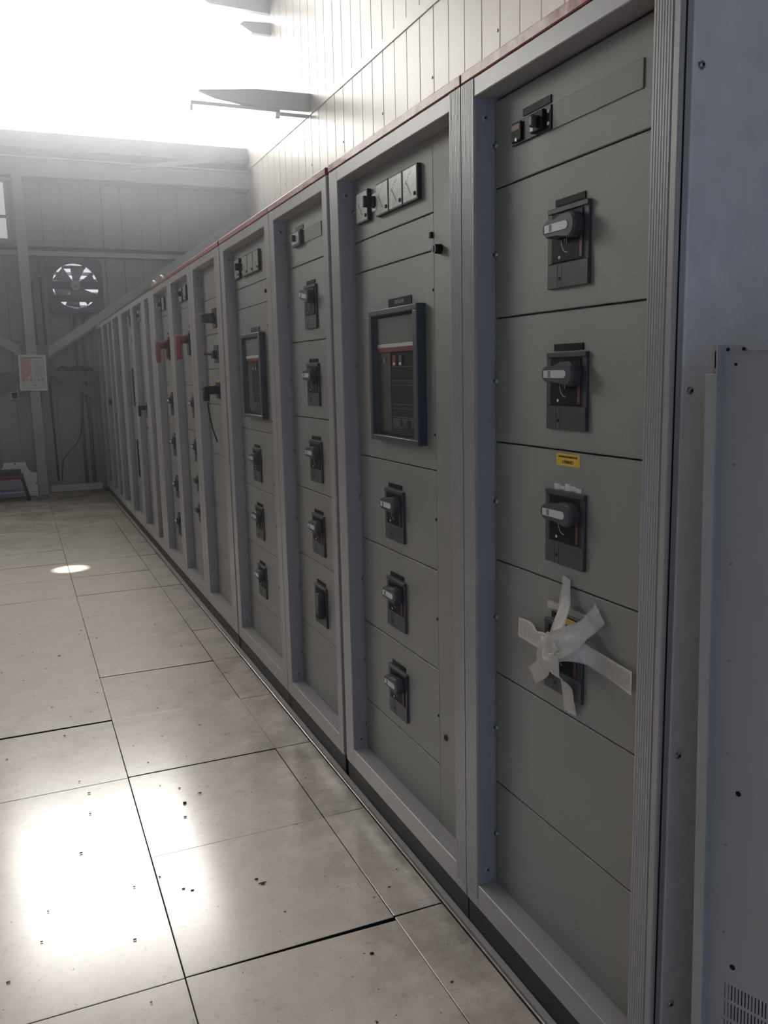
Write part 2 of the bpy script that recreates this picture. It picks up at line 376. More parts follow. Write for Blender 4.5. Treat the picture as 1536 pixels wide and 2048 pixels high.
# ---------------------------------------------------------------- steelwork of the end wall
YW = YE - .02
def beam(name, label, cat, bm, group=None): return tag(bm.obj(name), label, cat, group)
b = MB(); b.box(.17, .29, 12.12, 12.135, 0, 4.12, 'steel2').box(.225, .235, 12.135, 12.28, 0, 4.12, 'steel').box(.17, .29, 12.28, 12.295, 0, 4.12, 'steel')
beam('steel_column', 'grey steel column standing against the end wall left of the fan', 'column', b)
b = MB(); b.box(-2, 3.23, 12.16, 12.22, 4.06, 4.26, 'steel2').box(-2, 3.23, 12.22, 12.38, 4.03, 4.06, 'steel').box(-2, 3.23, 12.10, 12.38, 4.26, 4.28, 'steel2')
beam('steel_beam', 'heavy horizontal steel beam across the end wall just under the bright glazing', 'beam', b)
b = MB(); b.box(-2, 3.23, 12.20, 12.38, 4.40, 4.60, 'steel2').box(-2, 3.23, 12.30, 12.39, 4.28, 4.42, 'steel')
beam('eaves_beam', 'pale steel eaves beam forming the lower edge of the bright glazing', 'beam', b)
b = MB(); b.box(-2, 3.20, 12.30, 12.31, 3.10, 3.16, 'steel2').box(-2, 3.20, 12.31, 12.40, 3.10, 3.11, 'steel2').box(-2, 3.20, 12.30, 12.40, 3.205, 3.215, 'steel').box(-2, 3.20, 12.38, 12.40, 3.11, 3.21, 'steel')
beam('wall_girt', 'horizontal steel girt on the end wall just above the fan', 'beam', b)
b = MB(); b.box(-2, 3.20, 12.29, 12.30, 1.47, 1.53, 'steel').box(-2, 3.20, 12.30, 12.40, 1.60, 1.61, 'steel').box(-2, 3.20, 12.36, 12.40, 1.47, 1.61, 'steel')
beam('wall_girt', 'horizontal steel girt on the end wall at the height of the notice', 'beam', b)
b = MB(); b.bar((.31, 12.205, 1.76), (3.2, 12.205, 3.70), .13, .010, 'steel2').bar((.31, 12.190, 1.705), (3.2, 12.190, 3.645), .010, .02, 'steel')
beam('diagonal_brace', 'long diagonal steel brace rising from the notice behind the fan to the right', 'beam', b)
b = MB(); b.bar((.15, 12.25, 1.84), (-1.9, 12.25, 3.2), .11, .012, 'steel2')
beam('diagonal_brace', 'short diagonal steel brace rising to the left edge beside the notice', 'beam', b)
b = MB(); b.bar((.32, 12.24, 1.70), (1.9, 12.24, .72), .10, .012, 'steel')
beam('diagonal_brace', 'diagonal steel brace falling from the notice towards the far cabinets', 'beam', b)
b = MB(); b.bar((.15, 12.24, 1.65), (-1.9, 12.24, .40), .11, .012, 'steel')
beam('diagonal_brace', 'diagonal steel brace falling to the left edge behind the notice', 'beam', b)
beam('gusset_plate', 'grey steel plate joining the braces to the column above the notice', 'plate', MB().box(.10, .43, 12.137, 12.147, 1.55, 1.96, 'steel'))
b = MB(); b.bar((1.6, 12.1, 4.22), (3.22, 12.1, 4.46), .05, .03, 'steel2')
beam('roof_brace', 'slim slanting bar in front of the eaves beam near the right corner', 'beam', b)
# pipes
def pipe(label, pts, r, m='gum', name='conduit'): return tag(MB().tube(pts, r, m).obj(name), label, 'pipe')
arc = [(.54, 12.2, 2.84), (.47, 12.19, 2.845), (.41, 12.18, 2.84), (.36, 12.17, 2.81), (.325, 12.17, 2.76), (.31, 12.17, 2.69), (.31, 12.17, 2.5), (.30, 12.17, 1.95)]
pipe('grey conduit curving from the fan down beside the steel column', arc, .016, 'steel')
pipe('thin dark conduit running straight down the end wall between column and fan', [(.415, 12.36, 3.06), (.42, 12.36, 2.2), (.425, 12.36, 1.5), (.435, 12.36, .15)], .014, 'plinth')
pipe('left one of two vertical pipes below the fan', [(.80, 12.37, 2.34), (.80, 12.37, .10)], .022, 'steel', 'wall_pipe')
pipe('right one of two vertical pipes below the fan', [(.90, 12.37, 2.34), (.90, 12.37, .10)], .026, 'steel', 'wall_pipe')
cb_ = [(.84, 12.30, 1.47), (.82, 12.31, 1.2), (.80, 12.32, .95), (.76, 12.33, .75), (.69, 12.34, .62), (.60, 12.35, .54), (.51, 12.34, .42), (.475, 12.33, .16)]
tag(MB().tube(cb_, .006, 'gum').obj('loose_cable'), 'thin dark cable hanging in a curve below the diagonal brace', 'cable')
for i, (x, z, rr) in enumerate(((.60, 1.66, .10), (.72, 1.64, .12), (.86, 1.63, .09))): pass
co = MB()
for k in range(3):
    pts = [(.74 + (.24 - .03 * k) * math.cos(t * PI / 12), 12.31 + .05 * math.sin(t * PI / 12), 1.63 + .02 * k + .012 * math.sin(t * 1.3 + k)) for t in range(25)]
    co.tube(pts, .008, 'gum', 6)
tag(co.obj('cable_coil'), 'loose coil of dark cable lying on the middle girt under the fan', 'cable')
tag(MB().box(.33, 1.0, 12.33, 12.40, 0, .085, 'leftwall', .004).obj('kick_board'), 'low pinkish grey board on the floor at the foot of the end wall', 'board')

# ---------------------------------------------------------------- exhaust fan
FX, FZ, FY = .838, 2.715, 12.22
fan = thing('exhaust_fan', 'large square wall fan with round opening and daylight between its blades', 'fan', (FX, FY, FZ))
def annulus(b, ro_sq, r, y0, y1, m, seg=40):
    A = []; B = []
    for i in range(seg):
        t = 2 * PI * (i + .5) / seg; c, s_ = math.cos(t), math.sin(t); k = ro_sq / max(abs(c), abs(s_))
        A.append((b.bm.verts.new((c * r, y0, s_ * r)), b.bm.verts.new((c * r, y1, s_ * r)))); B.append((b.bm.verts.new((c * k, y0, s_ * k)), b.bm.verts.new((c * k, y1, s_ * k))))
    fs = []
    for i in range(seg):
        j = (i + 1) % seg
        for q in ((A[i][0], A[j][0], B[j][0], B[i][0]), (A[i][1], B[i][1], B[j][1], A[j][1]), (A[i][0], A[i][1], A[j][1], A[j][0]), (B[i][0], B[j][0], B[j][1], B[i][1])): fs.append(b.bm.faces.new(q))
    b._fin(fs, m)
b = MB(); annulus(b, .345, .288, 0, .03, 'bezel'); annulus(b, .345, .30, .03, .16, 'bezel'); b.obj('fan_housing', fan)
b = MB(); b.cyl((0, .145, 0), (0, .15, 0), .30, 'fanlight', seg=40); b.obj('louvre_backlight', fan)
for k in range(7):
    z = -.255 + k * .085
    w = math.sqrt(max(.0, .295 ** 2 - z * z)); bb = MB(); bb.bm.verts.ensure_lookup_table()
    bb.bar((-w, .125, z), (w, .125, z), .006, .055 if k < 4 else .075, 'alu', (0, .75, .66)); bb.obj('louvre_slat', fan)
for k in range(6):
    a = k * PI / 3 + .35; prof = []; bb = MB(); vs = []
    for j in range(6):
        rr = .055 + .225 * j / 5; wd = .05 + .13 * j / 5
        for sgn in (-1, 1):
            t = a + sgn * wd / rr * .5 * 1.1; vs.append(bb.bm.verts.new((math.cos(t) * rr, .075 + sgn * .022, math.sin(t) * rr)))
    fs = [bb.bm.faces.new((vs[2 * j], vs[2 * j + 1], vs[2 * j + 3], vs[2 * j + 2])) for j in range(5)]
    bb._fin(fs, 'alu', True); bmesh.ops.solidify(bb.bm, geom=bb.bm.faces[:], thickness=.003); bb.obj('fan_blade', fan)
b = MB(); b.cyl((0, -.02, 0), (0, .10, 0), .070, 'steel', seg=24).cyl((0, -.035, 0), (0, -.02, 0), .058, 'steel2', seg=24).cyl((0, -.045, 0), (0, -.03, 0), .022, 'steel', seg=16); b.obj('motor', fan)
MB().box(-.30, .30, .01, .03, -.04, .055, 'bezel').obj('support_bar', fan)
MB().box(-.30, .30, .0, .02, -.205, -.115, 'bezel').obj('support_bar', fan)
MB().box(-.07, .07, -.01, .02, -.13, -.06, 'steel').obj('motor_foot', fan)

# ---------------------------------------------------------------- notice, socket, plate, stool
nb = thing('notice_board', 'framed notice with pink and grey print hanging on the steel column', 'sign', (.225, 12.10, 1.60), rot=(0, math.radians(1.2), 0))
b = MB()
b.box(-.165, .165, -.006, .004, -.228, -.210, 'galv').box(-.165, .165, -.006, .004, .210, .228, 'galv').box(-.165, -.147, -.006, .004, -.21, .21, 'galv').box(.147, .165, -.006, .004, -.21, .21, 'galv')
b.obj('notice_frame', nb); MB().box(-.147, .147, -.001, .002, -.21, .21, 'paper').obj('paper_sheet', nb)
b = MB(); b.prism([(-.14, .19), (-.02, .19), (-.02, -.0), (-.06, -.06), (-.11, -.09), (-.14, -.10)], lambda u, v, a: Vector((u, a, v)), -.0022, -.001, 'pink')
b.obj('pink_print', nb)
b = MB()
for k in range(9):
    z = .165 - k * .025; w = random.uniform(.05, .11); b.box(.02, .02 + w, -.0024, -.001, z, z + .005, 'greyprint')
for k in range(6): b.box(-.13 + k * .045, -.105 + k * .045, -.0024, -.001, -.11 + .012 * (k % 2), -.09 + .012 * (k % 3), 'greyprint')
b.box(.0, .035, -.0024, -.001, -.165, -.155, 'ink').box(-.10, .12, -.0024, -.001, .185, .20, 'greyprint').box(-.0, .09, -.0024, -.001, .04, .045, 'greyprint')
b.obj('printed_text', nb)['kind'] = 'stuff'
b = MB(); b.box(-.05, .05, -.03, 0, -.055, .055, 'leftwall', .006).box(-.034, .034, -.034, -.028, -.038, .038, 'black', .004)
so = tag(b.obj('socket_box', None, (-.02, YE - .02, 1.31)), 'small square socket box with dark face on the end wall below the notice', 'socket')
b = MB()
pr_ = [(-.32, 0), (.16, 0), (.165, .30), (.11, .31), (.075, .34), (.05, .38), (.035, .45), (-.22, .455), (-.24, .40), (-.27, .36), (-.32, .34)]
b.prism([(u, v + .02) for u, v in pr_], lambda u, v, a: Vector((u, a, v)), 0, .006, 'galv')
b.cyl((-.09, -.001, .455), (-.09, .002, .455), .009, 'hole', seg=10).cyl((.15, -.001, .19), (.15, .002, .19), .009, 'hole', seg=10)
tag(b.obj('galvanised_plate', None, (0, 12.10, -.02)), 'cut galvanised sheet plate leaning behind the red stool at the far left', 'plate')
st = thing('low_stool', 'low red topped stool with black splayed legs at the far left', 'stool', (-.30, 11.80, 0))
MB().box(-.34, .30, -.14, .14, .275, .325, 'reddark', .01, 2).obj('seat', st)
MB().box(-.30, .27, -.12, .12, .325, .385, 'plinth', .006).obj('seat_cushion', st)
for sx, sy in ((-1, -1), (1, -1), (-1, 1), (1, 1)): MB().bar((sx * .28, sy * .11, .285), (sx * .345, sy * .14, 0), .035, .03, 'gum').obj('leg', st)
MB().box(-.30, .30, -.125, -.105, .10, .125, 'zinc').box(-.30, .30, .105, .125, .10, .125, 'zinc').box(-.29, .29, -.12, .12, .095, .10, 'plinth').obj('shelf', st)

# ---------------------------------------------------------------- roof beam ends tapered as if lost in glare, a bracket and the luminaire by the right wall
b = MB(); b.prism([(3.235, 4.36), (2.60, 4.35), (2.20, 4.40), (2.02, 4.455), (2.62, 4.52), (3.235, 4.53)], lambda u, v, a: Vector((u, a, v)), 9.45, 9.53, 'steel2')
beam('roof_beam_end', 'steel roof beam end on the right wall beside the luminaire, tapered as if lost in glare', 'beam', b)
b = MB(); b.prism([(3.235, 5.84), (2.5, 5.86), (2.2, 5.98), (3.235, 6.12)], lambda u, v, a: Vector((u, a, v)), 10.85, 10.93, 'steel2')
beam('roof_beam_end', 'upper steel roof beam end, tapered as if lost in glare, on the right wall near the top of the photo', 'beam', b)
b = MB(); b.prism([(3.235, 5.60), (3.0, 5.60), (2.85, 5.68), (2.9, 5.72), (3.235, 5.74)], lambda u, v, a: Vector((u, a, v)), 10.85, 10.92, 'steel2')
beam('cable_bracket', 'small grey bracket on the right wall just below the upper beam end', 'beam', b)
lu = thing('luminaire', 'glowing fluorescent batten light hung beneath the tapered beam end', 'lamp', (2.55, 9.50, 4.32))
MB().box(-.62, .34, -.03, .03, -.01, .03, 'steel2', .004).obj('lamp_body', lu)
MB().cyl((-.60, 0, -.035), (.30, 0, -.035), .019, 'tubeglow', seg=12).obj('lamp_tube', lu)
MB().box(.29, .34, -.022, .022, -.06, -.01, 'white', .003).obj('lamp_holder', lu)
MB().box(-.63, -.60, -.022, .022, -.06, -.01, 'white', .003).obj('lamp_holder', lu)
MB().box(.34, .68, -.015, .015, -.03, .0, 'steel2').obj('bracket', lu)

# ---------------------------------------------------------------- floor trim along the cabinets
b = MB(); b.box(1.010, 1.020, 1.17, 12.0, -.02, .006, 'metal', .002, 2).box(1.020, 1.0395, 1.17, 12.0, -.02, .004, 'frame')
struct(b.obj('trim_2'))

# ---------------------------------------------------------------- switchgear cabinets
F = 1.035; P = 1.090; ZT = 2.185; ZB = .075; OT = 2.143; OB = .144
me_bolt = MB().dome((0, 0, 0), (-1, 0, 0), .0085, .006, 'zinc').cyl((-.004, 0, 0), (-.0065, 0, 0), .003, 'hole', seg=6).mesh('panel_screw')
me_plug = MB().dome((0, 0, 0), (0, -1, 0), .010, .004, 'frame').cyl((0, -.003, 0), (0, -.0045, 0), .003, 'hole', seg=8).mesh('corner_plug')
me_key = MB().cyl((0, 0, 0), (-.0016, 0, 0), .0042, 'hole', seg=10).mesh('latch_slot')

def cabinet(label, y0, y1, o0, o1, joints, flute=None, filler=None, fl_side=0, cap=True, depth=P, plain=False, fdepth=.0010):
    """y0..y1 outer span, o0..o1 opening; joints: panel boundaries top to bottom"""
    t = thing('switchgear_cabinet', label, 'cabinet', (F, y0, 0), 'grey switchgear cabinets in one row'); ox = Vector((F, y0, 0))
    def L(x, y, z): return (x - F, y - y0, z)
    e = .0012
    f = MB()
    X = lambda v: v - F; Y = lambda v: v - y0
    fb_ = .0035
    f.box(0, depth - F + .012, Y(y0 + e), Y(o0), ZB, ZT, 'frame', fb_, 2)
    f.box(0, depth - F + .012, Y(o1), Y(y1 - e), ZB, ZT, 'frame', fb_, 2)
    f.box(.0005, depth - F + .012, Y(o0) - .004, Y(o1) + .004, OT, ZT, 'frame', .002)
    f.box(.0005, depth - F + .012, Y(o0) - .004, Y(o1) + .004, ZB, OB, 'frame', .002)
    f.obj('frame', t)
    # carcass behind
    MB().box(depth - F + .022, .75, Y(y0 + .003), Y(y1 - .003), ZB + .005, ZT - .003, 'galv_soft').obj('carcass', t)
    MB().box(.006, .72, Y(y0 + .003), Y(y1 - .003), .0, ZB + .004, 'plinth').obj('plinth', t)
    if cap:
        MB().box(-.002, .74, Y(y0 + .002), Y(y1 - .002), ZT + .001, ZT + .026, 'red', .0025, 1).obj('top_cover', t)
    # panels between joints
    a, b_ = (filler if filler else o0 + (0.0)), o1 - .001
    if filler: lo = filler
    else: lo = o0 + .0
    for i in range(len(joints) - 1):
        zt, zb = joints[i], joints[i + 1]
        MB().box(X(depth), X(depth) + .018, Y(lo + .0012), Y(o1 + .0 - .0035), zb + .0017, zt - .0017, 'panel', .0016).obj('panel', t)
        if not plain and zt - zb > .12:
            link('panel_screw', me_bolt, t, (X(depth) - .0005, Y(o1 - .006), (zt + zb) / 2))
    if filler: MB().box(X(depth) - .001, X(depth) + .018, Y(o0 + .0), Y(filler - .0012), joints[-1], joints[0], 'panel', .0011).obj('side_panel', t)
    for z in (OT - .045, OB + .04): link('corner_plug', me_plug, t, (X(F + .028), Y(o1 - .0005), z))
    if flute:
        b = MB()
        for (fa, fz) in flute:
            n = max(3, int(round((fz - fa) / .0070))); w = (fz - fa) / n; prof = [(fa, .003), ]; q_ = fdepth
            for k in range(n):
                p = fa + k * w; prof += [(p + w * .10, -.0018), (p + w * .74, -.0018), (p + w * .82, -.0018 + q_), (p + w * .97, -.0018 + q_)]
            prof += [(fz, .003)]
            b.prism([(Y(u), v) for u, v in prof], lambda u, v, a: Vector((v, u, a)), ZB + .03, ZT - .002, 'frame')
        b.obj('fluted_cover', t)
    return t, L

# --- the moulded case circuit breaker, drawn once and copied with its parts
def build_breaker():
    p = MB()
    p.box(-.006, .002, -.0715, .0715, -.0825, .0825, 'mid', .0012)                  # flange
    p.box(-.010, -.006, -.0715, .0715, .072, .0825, 'mid', .001)                    # top lip
    p.box(-.0085, -.006, .055, .0715, -.031, .071, 'mid', .0008)
    p.box(-.0085, -.006, -.0715, .0715, -.0825, -.032, 'mid', .0008)                # lower blank
    p.box(-.0088, -.0084, .0175, .0182, -.082, -.033, 'hole').box(-.0088, -.0084, .034, .0347, -.082, -.033, 'hole')
    p.cyl((-.0084, .026, -.063), (-.0090, .026, -.063), .0042, 'hole', seg=12)
    me = {'circuit_breaker': p.mesh('circuit_breaker')}
    p = MB(); p.box(-.0095, -.006, -.0535, .0545, -.030, .070, 'black', .0008)
    # printed scale under the handle
    for k in range(10):
        t = PI * (.52 + .55 * k / 10); p.box(-.0098, -.0094, -.002 + .021 * -math.cos(t) - .0012, -.002 + .021 * -math.cos(t) + .0012, .012 - .024 * math.sin(t) - .0012, .012 - .024 * math.sin(t) + .0012, 'inkw')
    p.box(-.0099, -.0094, .000, .0015, .006, .022, 'white').box(-.0099, -.0094, .007, .009, .010, .016, 'inkw').cyl((-.0095, .026, -.020), (-.0102, .026, -.020), .0035, 'white', seg=10)
    me['mechanism_face'] = p.mesh('mechanism_face')
    me['red_strip'] = MB().box(-.0105, -.009, -.0535, -.0455, -.026, .060, 'reddark').mesh('red_strip')
    me['clear_cover'] = MB().box(-.013, -.006, -.0708, -.0555, -.031, .071, 'clear').mesh('clear_cover')
    # handle: hub on a neck with a tapering lever, origin at the hub axis; lever points to +y
    h = MB(); R, r, Ln = .0265, .0185, .087; out = []
    for k in range(15):
        t = PI * (.5 + .05) + k / 14 * PI * .92 - .0; t = PI / 2 + .22 + k / 14 * (PI - .44); out.append((R * math.cos(t), R * math.sin(t)))
    tail = []
    for k in range(9):
        t = -PI / 2 + k / 8 * PI; tail.append((Ln - r + r * math.cos(t), r * math.sin(t)))
    prof = out + [(.022, -.0215), (.034, -.0185)] + tail + [(.044, .0185), (.024, .0250)]
    A = [(u, v) for u, v in prof]
    for (xa, xb, sa, sb) in ((-.009, -.014, .93, 1.0), (-.014, -.030, 1.0, 1.0), (-.030, -.036, 1.0, .88)):
        def sc(u, v, s_): return (u * (s_ if u < 0 else 1 - (1 - s_) * .35), v * s_)
        a_ = [h.bm.verts.new((xa, *sc(u, v, sa))) for u, v in A]; b_ = [h.bm.verts.new((xb, *sc(u, v, sb))) for u, v in A]; n = len(A)
        h._fin([h.bm.faces.new((a_[i], a_[(i + 1) % n], b_[(i + 1) % n], b_[i])) for i in range(n)], 'mid', False)
        h._fin([h.bm.faces.new(a_[::-1]), h.bm.faces.new(b_)], 'mid')
    bmesh.ops.remove_doubles(h.bm, verts=h.bm.verts[:], dist=1e-5)
    h.cyl((-.006, 0, 0), (-.012, 0, 0), .0215, 'dark', .0205, seg=20)
    h.box(-.0364, -.0355, .060, .0785, -.0092, .0092, 'hole')
    me['rotary_handle'] = h.mesh('rotary_handle')
    q = MB(); prof = [(.075, -.0080), (.075, .0080), (.004, .0084)] + [(.002 - .0084 * math.sin(k / 8 * PI), .0084 * math.cos(k / 8 * PI)) for k in range(1, 8)] + [(.004, -.0084)]
    q.prism(prof, lambda u, v, a: Vector((a, u, v)), -.0350, -.0375, 'inlay')
    for u in (.049, .0525, .056): q.box(-.0380, -.0374, u, u + .0012, -.0068, .0068, 'mid')
    me['handle_inlay'] = q.mesh('handle_inlay')
    me['label_plate'] = MB().box(-.0025, 0, -.0525, .0525, .0865, .1005, 'black', .0004).mesh('label_plate')
    return me
BRK = build_breaker()
def breaker(t, L, y, ztop, rot=0, s=1, inlay=True, label=True):
    c = L(P, y, ztop - .1715)
    o = link('circuit_breaker', BRK['circuit_breaker'], t, c); o.scale = (1, s, s)
    for n in ('mechanism_face', 'red_strip', 'clear_cover') + (('label_plate',) if label else ()): link(n, BRK[n], o)
    h = link('rotary_handle', BRK['rotary_handle'], o, (0, -.034, .037), (rot, 0, 0))
    if inlay: link('handle_inlay', BRK['handle_inlay'], o, (0, -.034, .037), (rot, 0, 0))
    return o
def meter(t, L, y, z, d=P):
    o = MB().box(-.014, 0, -.049, .049, -.048, .048, 'dark', .0006).obj('panel_meter', t, L(d, y, z))
    MB().box(-.0150, -.0138, -.0445, .0445, -.0435, .0435, 'meter', .0003).obj('meter_face', o)
    MB().box(-.0185, -.015, -.040, -.030, -.036, -.026, 'black', .001).obj('adjuster', o)
    b = MB(); b.bar((-.0158, -.01, -.03), (-.0158, .026, .012), .0012, .0004, 'ink', (1, 0, 0))
    for k in range(7):
        a = .25 + k * .18; b.box(-.0160, -.0155, -.025 + .062 * math.cos(a) - .001, -.025 + .062 * math.cos(a) + .001, -.03 + .062 * math.sin(a) - .001, -.03 + .062 * math.sin(a) + .001, 'ink')
    b.obj('meter_needle', o)
def selector(t, L, y, z, d=P):
    o = MB().box(-.004, 0, -.023, .023, -.026, .026, 'white', .001).obj('selector_switch', t, L(d, y, z))
    MB().cyl((-.004, 0, 0), (-.018, 0, 0), .019, 'dark', .017, seg=16).box(-.042, -.018, -.0075, .0075, -.017, .017, 'dark', .003, 2).obj('knob', o)
def meter_set(t, L, off=0, d=P):
    meter(t, L, 2.672 + off, 2.044, d); selector(t, L, 2.592 + off, 2.045, d)
    for k in range(3): meter(t, L, 2.303 + .1015 * k + off, 2.041, d)
def air_breaker(t, L, yc, zc, upper=.5):
    """glazed bezel with the withdrawable breaker behind it"""
    b = MB(); w, h = .181, .204
    for (ya, yb, za, zb) in ((-w, w, h - .018, h), (-w, w, -h, -h + .018), (-w, -w + .030, -h + .018, h - .018), (w - .022, w, -h + .018, h - .018)):
        b.box(-.030, .004, ya, yb, za, zb, 'bezel', .003, 2)
    o = b.obj('breaker_window', t, L(P, yc, zc))
    m = MB(); m.box(-.003, .003, -w + .02, w - .02, -h + .01, h - .01, 'black')
    m.box(-.006, -.003, -.150, .108, -.175, .083, 'black', .001)
    m.box(-.0075, -.006, .058, .148, -.175, .083, 'plinth', .001)
    for z in (.027, -.016, -.030, -.088, -.101, -.127): m.box(-.0066, -.0059, -.140, .052, z, z + .0014, 'zincline')
    for k in range(7): m.box(-.0085, -.006, -.140, .085, -.180 + k * .0055, -.1775 + k * .0055, 'mid')
    m.obj('breaker_face', o)
    MB().box(-.012, -.007, -.148, .150, .087, .099, 'white', .001).box(-.012, -.007, -.148, -.135, .099, .172, 'white', .001).obj('white_band', o)
    MB().box(-.0125, -.007, -.140, .146, .073, .0865, 'redp', .001).obj('red_band', o)
    MB().box(-.011, -.007, -.133, .146, .100, .178, 'scratched').obj('clear_flap', o)
    MB().box(-.012, -.006, .012, .034, .032, .062, 'redp', .001).obj('off_button', o)
    MB().box(-.012, -.006, -.034, -.012, .032, .062, 'green', .001).obj('on_button', o)
    MB().box(-.0125, -.0118, .014, .030, .032, .040, 'white').box(-.0125, -.0118, -.032, -.016, .032, .040, 'white').obj('button_label', o)
    MB().cyl((-.007, .100, .048), (-.011, .100, .048), .009, 'zinc', seg=12).obj('key_lock', o)
    b = MB(); b.box(-.010, -.006, -.03, -.012, -.155, -.133, 'black').box(-.011, -.006, -.034, -.008, -.160, -.156, 'mid').cyl((-.006, -.075, -.145), (-.011, -.075, -.145), .013, 'black', seg=14).box(-.0095, -.006, -.11, .045, -.158, -.131, 'mid', .001)
    b.obj('socket_row', o)
    MB().box(-.0235, -.022, -w + .024, w - .020, -h + .014, h - .014, 'clear').obj('window_glass', o)
    return o
def nameplate(t, L, y, z, w, h, txt=None, m='black', ink='inkw', th=.011, loc=P):
    o = MB().box(-.0025, 0, -w / 2, w / 2, -h / 2, h / 2, m, .0003).obj('name_plate', t, L(loc, y, z))
    if txt: link('lettering', text_mesh(txt, th, ink), o, (-.0028, 0, 0), TROT)
    return o

JA = [2.137, 1.940, 1.640, 1.340, 1.040, .740, .436, .137]
# A -- the nearest cabinet
A, L = cabinet('nearest cabinet with fluted posts and tape over its lowest breaker', 1.175, 1.9175, 1.240, 1.855, JA, flute=[(1.191, 1.238), (1.857, 1.9165)])
for z in (1.940, 1.640, 1.340, 1.040): breaker(A, L, 1.5465, z, label=(z != 1.340))
nameplate(A, L, 1.6745, 2.079, .109, .016)
o = MB().box(-.006, 0, -.078, .078, -.0245, .0245, 'dark', .001).obj('modular_breaker', A, L(P, 1.692, 2.041))
MB().box(-.016, -.006, -.062, -.012, -.02, .02, 'black', .002).box(-.030, -.016, -.043, -.028, -.012, .012, 'mid', .003).box(-.0165, -.0155, -.025, -.014, -.016, -.002, 'white').cyl((-.006, -.070, .013), (-.008, -.070, .013), .004, 'white', seg=10).cyl((-.006, -.070, -.012), (-.008, -.070, -.012), .004, 'white', seg=10).obj('toggle', o)
MB().box(-.012, -.006, .03, .072, -.02, .02, 'black', .002).box(-.0125, -.0118, .036, .068, .004, .016, 'reddark').cyl((-.006, .05, -.016), (-.013, .05, -.016), .004, 'inlay', seg=10).obj('module', o)
MB().box(-.003, 0, -.143, .143, -.0255, .0255, 'panel_smooth', .0008).obj('blank_cover', A, L(P, 1.469, 2.040))
o = MB().box(-.0008, 0, -.043, .043, -.0135, .0135, 'yellow').obj('yellow_label', A, L(P, 1.545, 1.3205))
link('lettering', text_mesh('CENTRALE INTERRUZIONE', .0042, 'ink'), o, (-.0011, 0, .006), TROT)
link('lettering', text_mesh('3 PIANO', .0078, 'ink'), o, (-.0011, 0, -.0055), TROT)
b = MB()
for k in range(5): b.box(-.0006, 0, -.05 + .02 * k, -.031 + .02 * k, -.005 + .002 * (k % 2), .005 + .003 * (k % 3), 'tape')
b.obj('adhesive_residue', A, L(P, 1.546, 1.257))
# near end of the row: rounded corner post, gap and galvanised side sheet with screws
b = MB(); b.box(-.001, .009, -.005, .0155, ZB, ZT, 'frame', .0048, 4); b.obj('corner_profile', A)
b = MB(); b.box(.009, .014, -.001, .006, ZB, ZT, 'hole').box(.0135, .026, -.001, .006, .0, ZT, 'frame'); b.obj('edge_gap_shade', A)  # black strip stands in for the shaded gap before the side sheet
b = MB(); b.box(.025, .72, -.004, .012, .0, 2.30, 'galv', .004, 3)
b.obj('side_sheet', A)
for (x, z) in ((1.078, 2.003), (1.078, 1.475), (1.080, .80), (1.083, .28)): MB().dome((0, 0, 0), (0, -1, 0), .0075, .005, 'zinc', 14).cyl((0, -.004, 0), (0, -.0056, 0), .0025, 'hole', seg=6).obj('side_screw', A, (x - F, -.004, z))

# B -- instruments, air breaker and three breakers
JB = [2.148, 1.945, 1.845, 1.234, .940, .636, .336, .137]
B_, L = cabinet('second cabinet with four square meters over a large glazed breaker', 1.9185, 2.866, 1.981, 2.784, JB, flute=[(1.920, 1.979)], filler=2.183)
meter_set(B_, L); air_breaker(B_, L, 2.422, 1.505); nameplate(B_, L, 2.4165, 1.7265, .169, .025, 'DESGUAR')
for z in (1.234, .940, .636): breaker(B_, L, 2.4775, z)
for z in (1.739, 1.337, 1.092, .793, .492): link('latch_slot', me_key, B_, L(P - .0005, 2.189, z))
o = MB().cyl((0, 0, 0), (-.022, 0, 0), .0135, 'black', .012, seg=20).cyl((-.022, 0, 0), (-.0235, 0, 0), .0125, 'zinc', seg=20).cyl((-.0232, 0, 0), (-.024, 0, 0), .0095, 'black', seg=16).box(-.0255, -.0235, -.002, .002, -.007, .007, 'zinc').obj('door_lock', B_, L(P, 2.140, 1.842))
MB().cyl((0, 0, 0), (-.004, 0, 0), .010, 'plinth', seg=16).cyl((-.004, 0, 0), (-.0045, 0, 0), .004, 'hole', seg=8).obj('cam_lock', B_, L(P, 2.140, .441))
MB().box(-.008, 0, -.006, .006, -.008, .008, 'black', .001).obj('latch', B_, L(P, 2.192, 1.886))
MB().box(-.0007, 0, -.03, .03, -.03, .03, 'panel_smooth').obj('clear_sticker', B_, L(P, 2.13, 1.955))
MB().box(-.0007, 0, -.024, .024, -.022, .022, 'panel_smooth').obj('pale_sticker', B_, L(P, 2.755, 2.105))

# C -- five breakers
JC = [2.149, 1.945, 1.645, 1.340, 1.040, .744, .436, .125]
Cc, L = cabinet('third cabinet with a column of five breakers', 2.892, 3.626, 2.945, 3.556, JC)
for i, z in enumerate((1.945, 1.645, 1.340, 1.040, .744)): breaker(Cc, L, 3.253, z, rot=(-PI / 2 if i == 4 else (.16 if i == 0 else 0)), inlay=(i < 4))
o = MB().box(-.016, 0, -.056, .056, -.028, .028, 'mid', .0015).obj('modular_breaker', Cc, L(P, 3.378, 2.047))
MB().box(-.020, -.016, -.045, .04, -.022, .022, 'inlay', .001).box(-.034, -.020, -.008, .008, -.012, .012, 'dark', .002).cyl((-.02, .044, .018), (-.022, .044, .018), .004, 'white', seg=10).cyl((-.02, .044, -.004), (-.022, .044, -.004), .004, 'white', seg=10).obj('toggle', o)
nameplate(Cc, L, 3.372, 2.088, .10, .016, m='dark')
